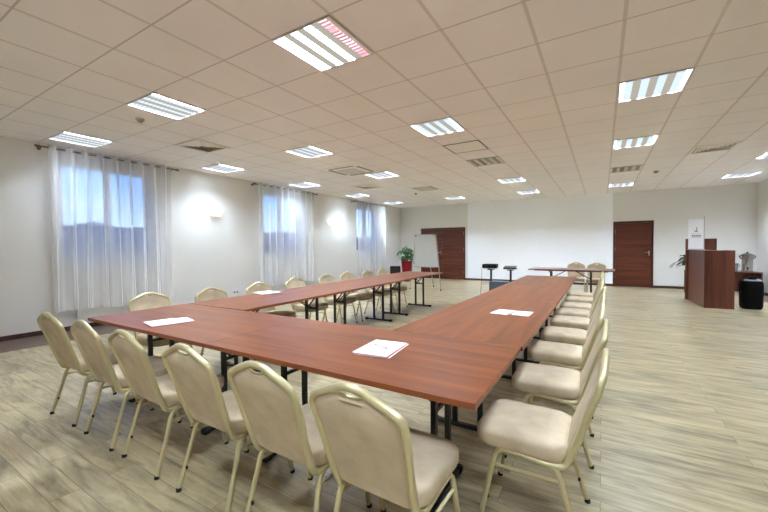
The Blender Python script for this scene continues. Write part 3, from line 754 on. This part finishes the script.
for x, z in ((.13, .78), (-.06, .40), (.16, .47), (.2, .8)):
    bm = bmesh.new(); tt = bmesh.new()
    add_tube(tt, [(x+.014*k+rs.uniform(-.01, .01), -.001, z+rs.uniform(-.012, .012)) for k in range(5)], .003, 5); merge(bm, tt, tilt); obj('pen_mark', bm, 'marker', b_)
for s in (-1, 1):
    bm = bmesh.new(); add_tube(bm, [(s*.345, .035, 1.69), (.61 if s > 0 else -.42, -.25, .012)], .013, 8); l = obj('leg', bm, 'alu', r)
    bm = bmesh.new(); add_lathe(bm, [(.018, 0), (.018, .03)], 10, c=(.61 if s > 0 else -.42, -.25, 0)); obj('foot_cap', bm, 'rubber', l)
bm = bmesh.new(); add_tube(bm, [(0, .04, 1.55), (.0, .62, .012)], .013, 8); l = obj('leg', bm, 'alu', r)
bm = bmesh.new(); add_lathe(bm, [(.018, 0), (.018, .03)], 10, c=(0, .62, 0)); obj('foot_cap', bm, 'rubber', l)

# ------------------------------------------------------------------ plants
def add_leaf(bm, base, direc, L, W, droop=.3, up=Vector((0, 0, 1))):
    d = Vector(direc).normalized(); side = d.cross(up)
    side = Vector((1, 0, 0)) if side.length < .05 else side.normalized()
    nrm = side.cross(d); n = 6; rows = []
    for k in range(n+1):
        t = k/n; c = Vector(base)+d*(L*t)-Vector((0, 0, 1))*(droop*L*t*t)
        w = W*math.sin(PI*min(.04+t*.96, 1))**.7*(1-.25*t)
        rows.append([bm.verts.new(c-side*w+nrm*w*.25), bm.verts.new(c), bm.verts.new(c+side*w+nrm*w*.25)])
    for a, b in zip(rows, rows[1:]):
        for k in range(2): bm.faces.new((a[k], a[k+1], b[k+1], b[k]))
def solid(o, t=.002):
    m = o.modifiers.new('thickness', 'SOLIDIFY'); m.thickness = t; m.offset = 0; return o
r = thing('potted_plant', 'leafy green plant in a tall red pot in the far window corner', 'plant', (-6.38, 12.2, 0))
bm = bmesh.new(); rings = []
for z, w in ((0, .11), (.02, .115), (.76, .16), (.78, .165), (.78, .15), (.74, .145)):
    rings.append([(x, y, z) for x, y in rrect(-w, w, -w, w, .03, 3)])
add_loft(bm, rings); obj('pot', bm, 'red_pot', r)
bm = bmesh.new(); add_box(bm, -.143, .143, -.143, .143, .735, .745); obj('soil', bm, 'soil', r, smooth=False)
rp = random.Random(11)
for k in range(12):
    a = k*2.4+.4; h = rp.uniform(.12, .68); sp = rp.uniform(.06, .2)
    tip = Vector((math.cos(a)*sp, math.sin(a)*sp, .74+h)); mid = Vector((math.cos(a)*sp*.3, math.sin(a)*sp*.3, .74+h*.6))
    bm = bmesh.new(); add_tube(bm, catmull([(math.cos(a)*.04, math.sin(a)*.04, .735), mid, tip], 4), .006, 6); obj('stem', bm, 'stem', r)
    for j in range(4):
        bm = bmesh.new(); aa = a+rp.uniform(-1.3, 1.3); base = mid.lerp(tip, rp.uniform(.35, 1))
        add_leaf(bm, base, (math.cos(aa), math.sin(aa), rp.uniform(-.1, .7)), rp.uniform(.18, .28), rp.uniform(.065, .10), rp.uniform(.5, 1.2))
        solid(obj('leaf', bm, 'leaf', r))
r = thing('loudspeaker', 'black box loudspeaker on the floor beside the red plant pot', 'loudspeaker', (-6.86, 12.15, 0), .5)
bm = bmesh.new(); add_box(bm, -.2, .2, -.17, .17, .012, .57, bev=.012, seg=2); obj('cabinet', bm, 'case', r)
bm = bmesh.new(); add_box(bm, -.18, .18, -.178, -.17, .04, .54, bev=.003); obj('front_grille', bm, 'black', r)
for x in (-.15, .15):
    for yy in (-.12, .12):
        bm = bmesh.new(); add_lathe(bm, [(.02, 0), (.02, .013)], 10, c=(x, yy, 0)); obj('foot', bm, 'rubber', r)

# ------------------------------------------------------------------ reception corner
r = thing('reception_desk', 'dark walnut reception desk with a raised rear panel', 'desk', (1.83, 9.9, 0))
def quad_prism(bm, pts, z0, z1):
    a = [bm.verts.new((x, y, z0)) for x, y in pts]; b = [bm.verts.new((x, y, z1)) for x, y in pts]; n = len(pts)
    fs = [bm.faces.new(a[::-1]), bm.faces.new(b)]+[bm.faces.new((a[k], a[(k+1) % n], b[(k+1) % n], b[k])) for k in range(n)]
    bmesh.ops.recalc_face_normals(bm, faces=fs)
H_ = 1.205
bm = bmesh.new(); quad_prism(bm, [(0, 0), (.478, .03), (.478, .052), (.001, .022)], 0, H_); obj('front_panel', bm, 'desk', r, smooth=False)
bm = bmesh.new(); quad_prism(bm, [(-.002, .0), (.02, .022), (-.03, 1.3), (-.055, 1.3)], 0, H_); obj('side_panel', bm, 'desk', r, smooth=False)
bm = bmesh.new(); quad_prism(bm, [(.456, .052), (.478, .052), (.478, .62), (.456, .62)], 0, H_); obj('side_panel', bm, 'desk', r, smooth=False)
bm = bmesh.new(); quad_prism(bm, [(-.11, 1.303), (.455, 1.303), (.455, 1.325), (-.11, 1.325)], 0, 1.465); obj('rear_panel', bm, 'desk', r, smooth=False)
bm = bmesh.new(); quad_prism(bm, [(.02, .024), (.456, .053), (.456, .35), (.25, .35), (.18, 1.3), (-.03, 1.3)], H_-.03, H_); obj('counter_top', bm, 'desk', r, smooth=False)
r = thing('sign_stand', 'white upright sign with a small emblem and caption standing on the reception desk', 'sign', (1.885, 11.0, H_))
bm = bmesh.new(); add_box(bm, -.15, .128, 0, .006, .02, .72, bev=.001); p = obj('sign_panel', bm, 'paper', r)
bm = bmesh.new(); add_box(bm, .128, .142, -.006, .012, 0, .79, bev=.002); obj('post', bm, 'alu', r)
bm = bmesh.new(); add_box(bm, -.16, .15, -.06, .08, 0, .014, bev=.003); obj('base', bm, 'alu', r)
bm = bmesh.new()
add_tube(bm, catmull([(-.005, -.001, .53), (.006, -.001, .49), (-.004, -.001, .46), (.01, -.001, .435)], 4), .006, 6)
add_tube(bm, catmull([(-.04, -.001, .45), (-.025, -.001, .43), (0, -.001, .425), (.02, -.001, .44)], 4), .007, 6)
obj('emblem', bm, 'logo', p)
bm = bmesh.new()
for x0, x1, z in ((-.085, -.055, .31), (-.045, -.03, .31), (-.02, .0, .31), (.008, .028, .31), (.036, .056, .31), (.064, .08, .31)):
    add_box(bm, x0, x1, -.0015, 0, z, z+.035); 
add_box(bm, -.09, .085, -.0015, 0, .285, .29); add_box(bm, -.09, .085, -.0015, 0, .375, .379)
obj('caption', bm, 'logo', p, smooth=False)
# orchid on a stand
r = thing('plant_stand', 'slim dark plant stand beside the reception desk', 'stand', (2.06, 12.7, 0))
bm = bmesh.new(); add_box(bm, -.12, .12, -.12, .12, .60, .63, bev=.004); obj('top', bm, 'desk', r)
for sx in (-1, 1):
    for sy in (-1, 1):
        bm = bmesh.new(); add_box(bm, sx*.1-.014, sx*.1+.014, sy*.1-.014, sy*.1+.014, 0, .6, bev=.002); obj('leg', bm, 'desk', r)
bm = bmesh.new(); add_box(bm, -.1, .1, -.1, .1, .2, .215); obj('shelf', bm, 'desk', r)
r = thing('orchid', 'dark green orchid with a pale lilac flower leaning out beside the reception desk', 'plant', (2.06, 12.7, .63))
bm = bmesh.new(); add_lathe(bm, [(.06, 0), (.085, .12), (.09, .13), (.08, .13), (.075, .115)], 18); obj('pot', bm, 'case', r)
rp = random.Random(5)
for k in range(26):
    a = PI+rp.uniform(-1.4, 1.4) if k < 19 else rp.uniform(0, 6.3); bm = bmesh.new()
    add_leaf(bm, (rp.uniform(-.09, .03), rp.uniform(-.05, .05), .12+rp.uniform(0, .2)), (math.cos(a), math.sin(a)*.6, rp.uniform(.2, 1.2)), rp.uniform(.22, .36), rp.uniform(.08, .11), rp.uniform(.3, .8)); solid(obj('leaf', bm, 'leaf_dark', r))
bm = bmesh.new(); add_tube(bm, catmull([(0, 0, .1), (-.15, -.02, .24), (-.3, -.04, .22), (-.4, -.05, .13)], 5), .005, 6); obj('stem', bm, 'stem', r)
for (x, z) in ((-.4, .13), (-.36, .17), (-.43, .09)):
    for k in range(5):
        bm = bmesh.new(); a = k*2*PI/5; add_leaf(bm, (x, -.05, z), (math.cos(a), -.35, math.sin(a)), .05, .018, .05, Vector((0, 1, 0))); solid(obj('petal', bm, 'petal', r), .001)
# side table, urn, bucket, bin
r = thing('side_table', 'low dark side table in the far right corner', 'table', (2.95, 12.9, 0))
bm = bmesh.new(); add_box(bm, -.5, .5, -.3, .3, .585, .615, bev=.003); obj('top', bm, 'desk', r)
for s in (-1, 1):
    bm = bmesh.new(); add_box(bm, s*.485-.012, s*.485+.012, -.28, .28, 0, .585); obj('side_panel', bm, 'desk', r, smooth=False)
bm = bmesh.new(); add_box(bm, -.473, .473, .2, .22, .12, .585); obj('back_panel', bm, 'desk', r, smooth=False)
r = thing('drink_urn', 'stainless steel drink urn on the low side table in the corner', 'urn', (3.21, 12.82, .615))
bm = bmesh.new(); add_lathe(bm, [(.11, 0), (.115, .01), (.115, .03), (.108, .04), (.108, .42), (.115, .43), (.115, .44)], 24); obj('body', bm, 'steel', r)
bm = bmesh.new(); add_lathe(bm, [(.115, .44), (.1, .455), (.04, .475), (.02, .48)], 24); l = obj('lid', bm, 'steel', r)
bm = bmesh.new(); add_lathe(bm, [(.012, .478), (.022, .49), (.018, .505), (.006, .508)], 12); obj('knob', bm, 'rubber', l)
for s in (-1, 1):
    bm = bmesh.new(); add_tube(bm, catmull([(s*.108, 0, .40), (s*.14, 0, .41), (s*.145, 0, .37), (s*.108, 0, .33)], 4), .011, 8); obj('handle', bm, 'rubber', r)
bm = bmesh.new(); add_tube(bm, [(-.03, -.105, .08), (-.03, -.16, .08)], .012, 8); add_box(bm, -.045, -.015, -.17, -.14, .06, .13, bev=.004); obj('tap', bm, 'rubber', r)
r = thing('steel_bucket', 'small steel bucket beside the drink urn on the side table', 'bucket', (2.94, 12.72, .615))
bm = bmesh.new(); add_lathe(bm, [(.06, 0), (.075, .2), (.08, .205), (.08, .215), (.072, .215), (.068, .19), (.055, .02), (.01, .015)], 20); obj('body', bm, 'steel', r)
for s in (-1, 1):
    bm = bmesh.new(); add_tube(bm, catmull([(s*.073, 0, .18), (s*.1, 0, .18), (s*.1, 0, .14), (s*.07, 0, .13)], 4), .006, 6); obj('handle', bm, 'steel', r)
r = thing('storage_bin', 'black rounded bin with a silver rim on the floor right of the reception desk', 'bin', (2.63, 10.24, 0), .05)
bm = bmesh.new(); rings = []
for z, w, rr in ((.0, .14, .06), (.012, .15, .07), (.06, .163, .075), (.45, .168, .075), (.54, .163, .075), (.575, .145, .065)):
    rings.append([(x, y, z) for x, y in rrect(-w, w, -w*.85, w*.85, rr, 6)])
add_loft(bm, rings); obj('body', bm, 'case', r)
bm = bmesh.new(); rings = []
for z, w in ((.575, .12), (.595, .12), (.60, .11)): rings.append([(x+.02, y, z) for x, y in rrect(-w, w, -w*.85, w*.85, .06, 6)])
add_loft(bm, rings); obj('rim', bm, 'alu', r)
bm = bmesh.new(); add_lathe(bm, [(.065, .60), (.065, .65), (.055, .665)], 18, c=(.01, 0, 0)); obj('lid_knob', bm, 'case', r)
bm = bmesh.new(); add_tube(bm, catmull([(2.345, 10.2, .28), (2.338, 10.15, .18), (2.345, 10.1, .05), (2.36, 10.03, .006), (2.36, 9.96, .006)], 5), .006, 6)
tag(obj('white_cable', bm, 'white_plastic'), 'short white cable on the floor between reception desk and black bin', 'cable')

# ------------------------------------------------------------------ world (evening sky) and camera
w = bpy.data.worlds.new('evening'); bpy.context.scene.world = w; w.use_nodes = True
nt = w.node_tree; bg = nt.nodes['Background']
tc = N(nt, 'ShaderNodeTexCoord'); sx = N(nt, 'ShaderNodeSeparateXYZ'); nt.links.new(tc.outputs['Generated'], sx.inputs[0])
cl = N(nt, 'ShaderNodeTexNoise', i_Scale=5.0, i_Detail=4.0); mp = N(nt, 'ShaderNodeMapping'); mp.inputs['Scale'].default_value = (1, 1, 6)
nt.links.new(tc.outputs['Generated'], mp.inputs[0]); nt.links.new(mp.outputs[0], cl.inputs['Vector'])
ad = N(nt, 'ShaderNodeMath', operation='MULTIPLY_ADD'); nt.links.new(cl.outputs['Fac'], ad.inputs[0]); ad.inputs[1].default_value = .12; nt.links.new(sx.outputs['Z'], ad.inputs[2])
rp_ = ramp(nt, [(.0, srgb(150, 190, 235)), (.1, srgb(176, 210, 245)), (.2, srgb(112, 168, 236)), (.35, srgb(74, 134, 220)), (1, srgb(50, 100, 190))])
nt.links.new(ad.outputs[0], rp_.inputs['Fac']); nt.links.new(rp_.outputs['Color'], bg.inputs['Color']); bg.inputs['Strength'].default_value = .36

cam = bpy.data.cameras.new('camera'); co = bpy.data.objects.new('camera', cam); C.objects.link(co)
yaw, pitch, roll = math.radians(31.24668), math.radians(-1.5319), math.radians(-.47529)
fw = Vector((-math.sin(yaw), math.cos(yaw), 0)); rt_ = Vector((math.cos(yaw), math.sin(yaw), 0)); up = Vector((0, 0, 1))
f2 = fw*math.cos(pitch)+up*math.sin(pitch); u2 = up*math.cos(pitch)-fw*math.sin(pitch)
R_ = rt_*math.cos(roll)+u2*math.sin(roll); U_ = u2*math.cos(roll)-rt_*math.sin(roll)
mw = Matrix((R_, U_, -f2)).transposed().to_4x4(); mw.translation = (0, 0, 1.345)
co.matrix_world = mw
cam.sensor_width = 36; cam.lens = 36*359.745/768; cam.clip_start = .05; cam.clip_end = 500
sc = bpy.context.scene; sc.camera = co
sc.view_settings.view_transform = 'Standard'; sc.view_settings.look = 'None'
sc.view_settings.exposure = 2.58; sc.view_settings.gamma = 1.0
sc.cycles.max_bounces = 12; sc.cycles.diffuse_bounces = 9; sc.cycles.transparent_max_bounces = 16
sc.cycles.use_denoising = True; sc.cycles.sample_clamp_indirect = 8
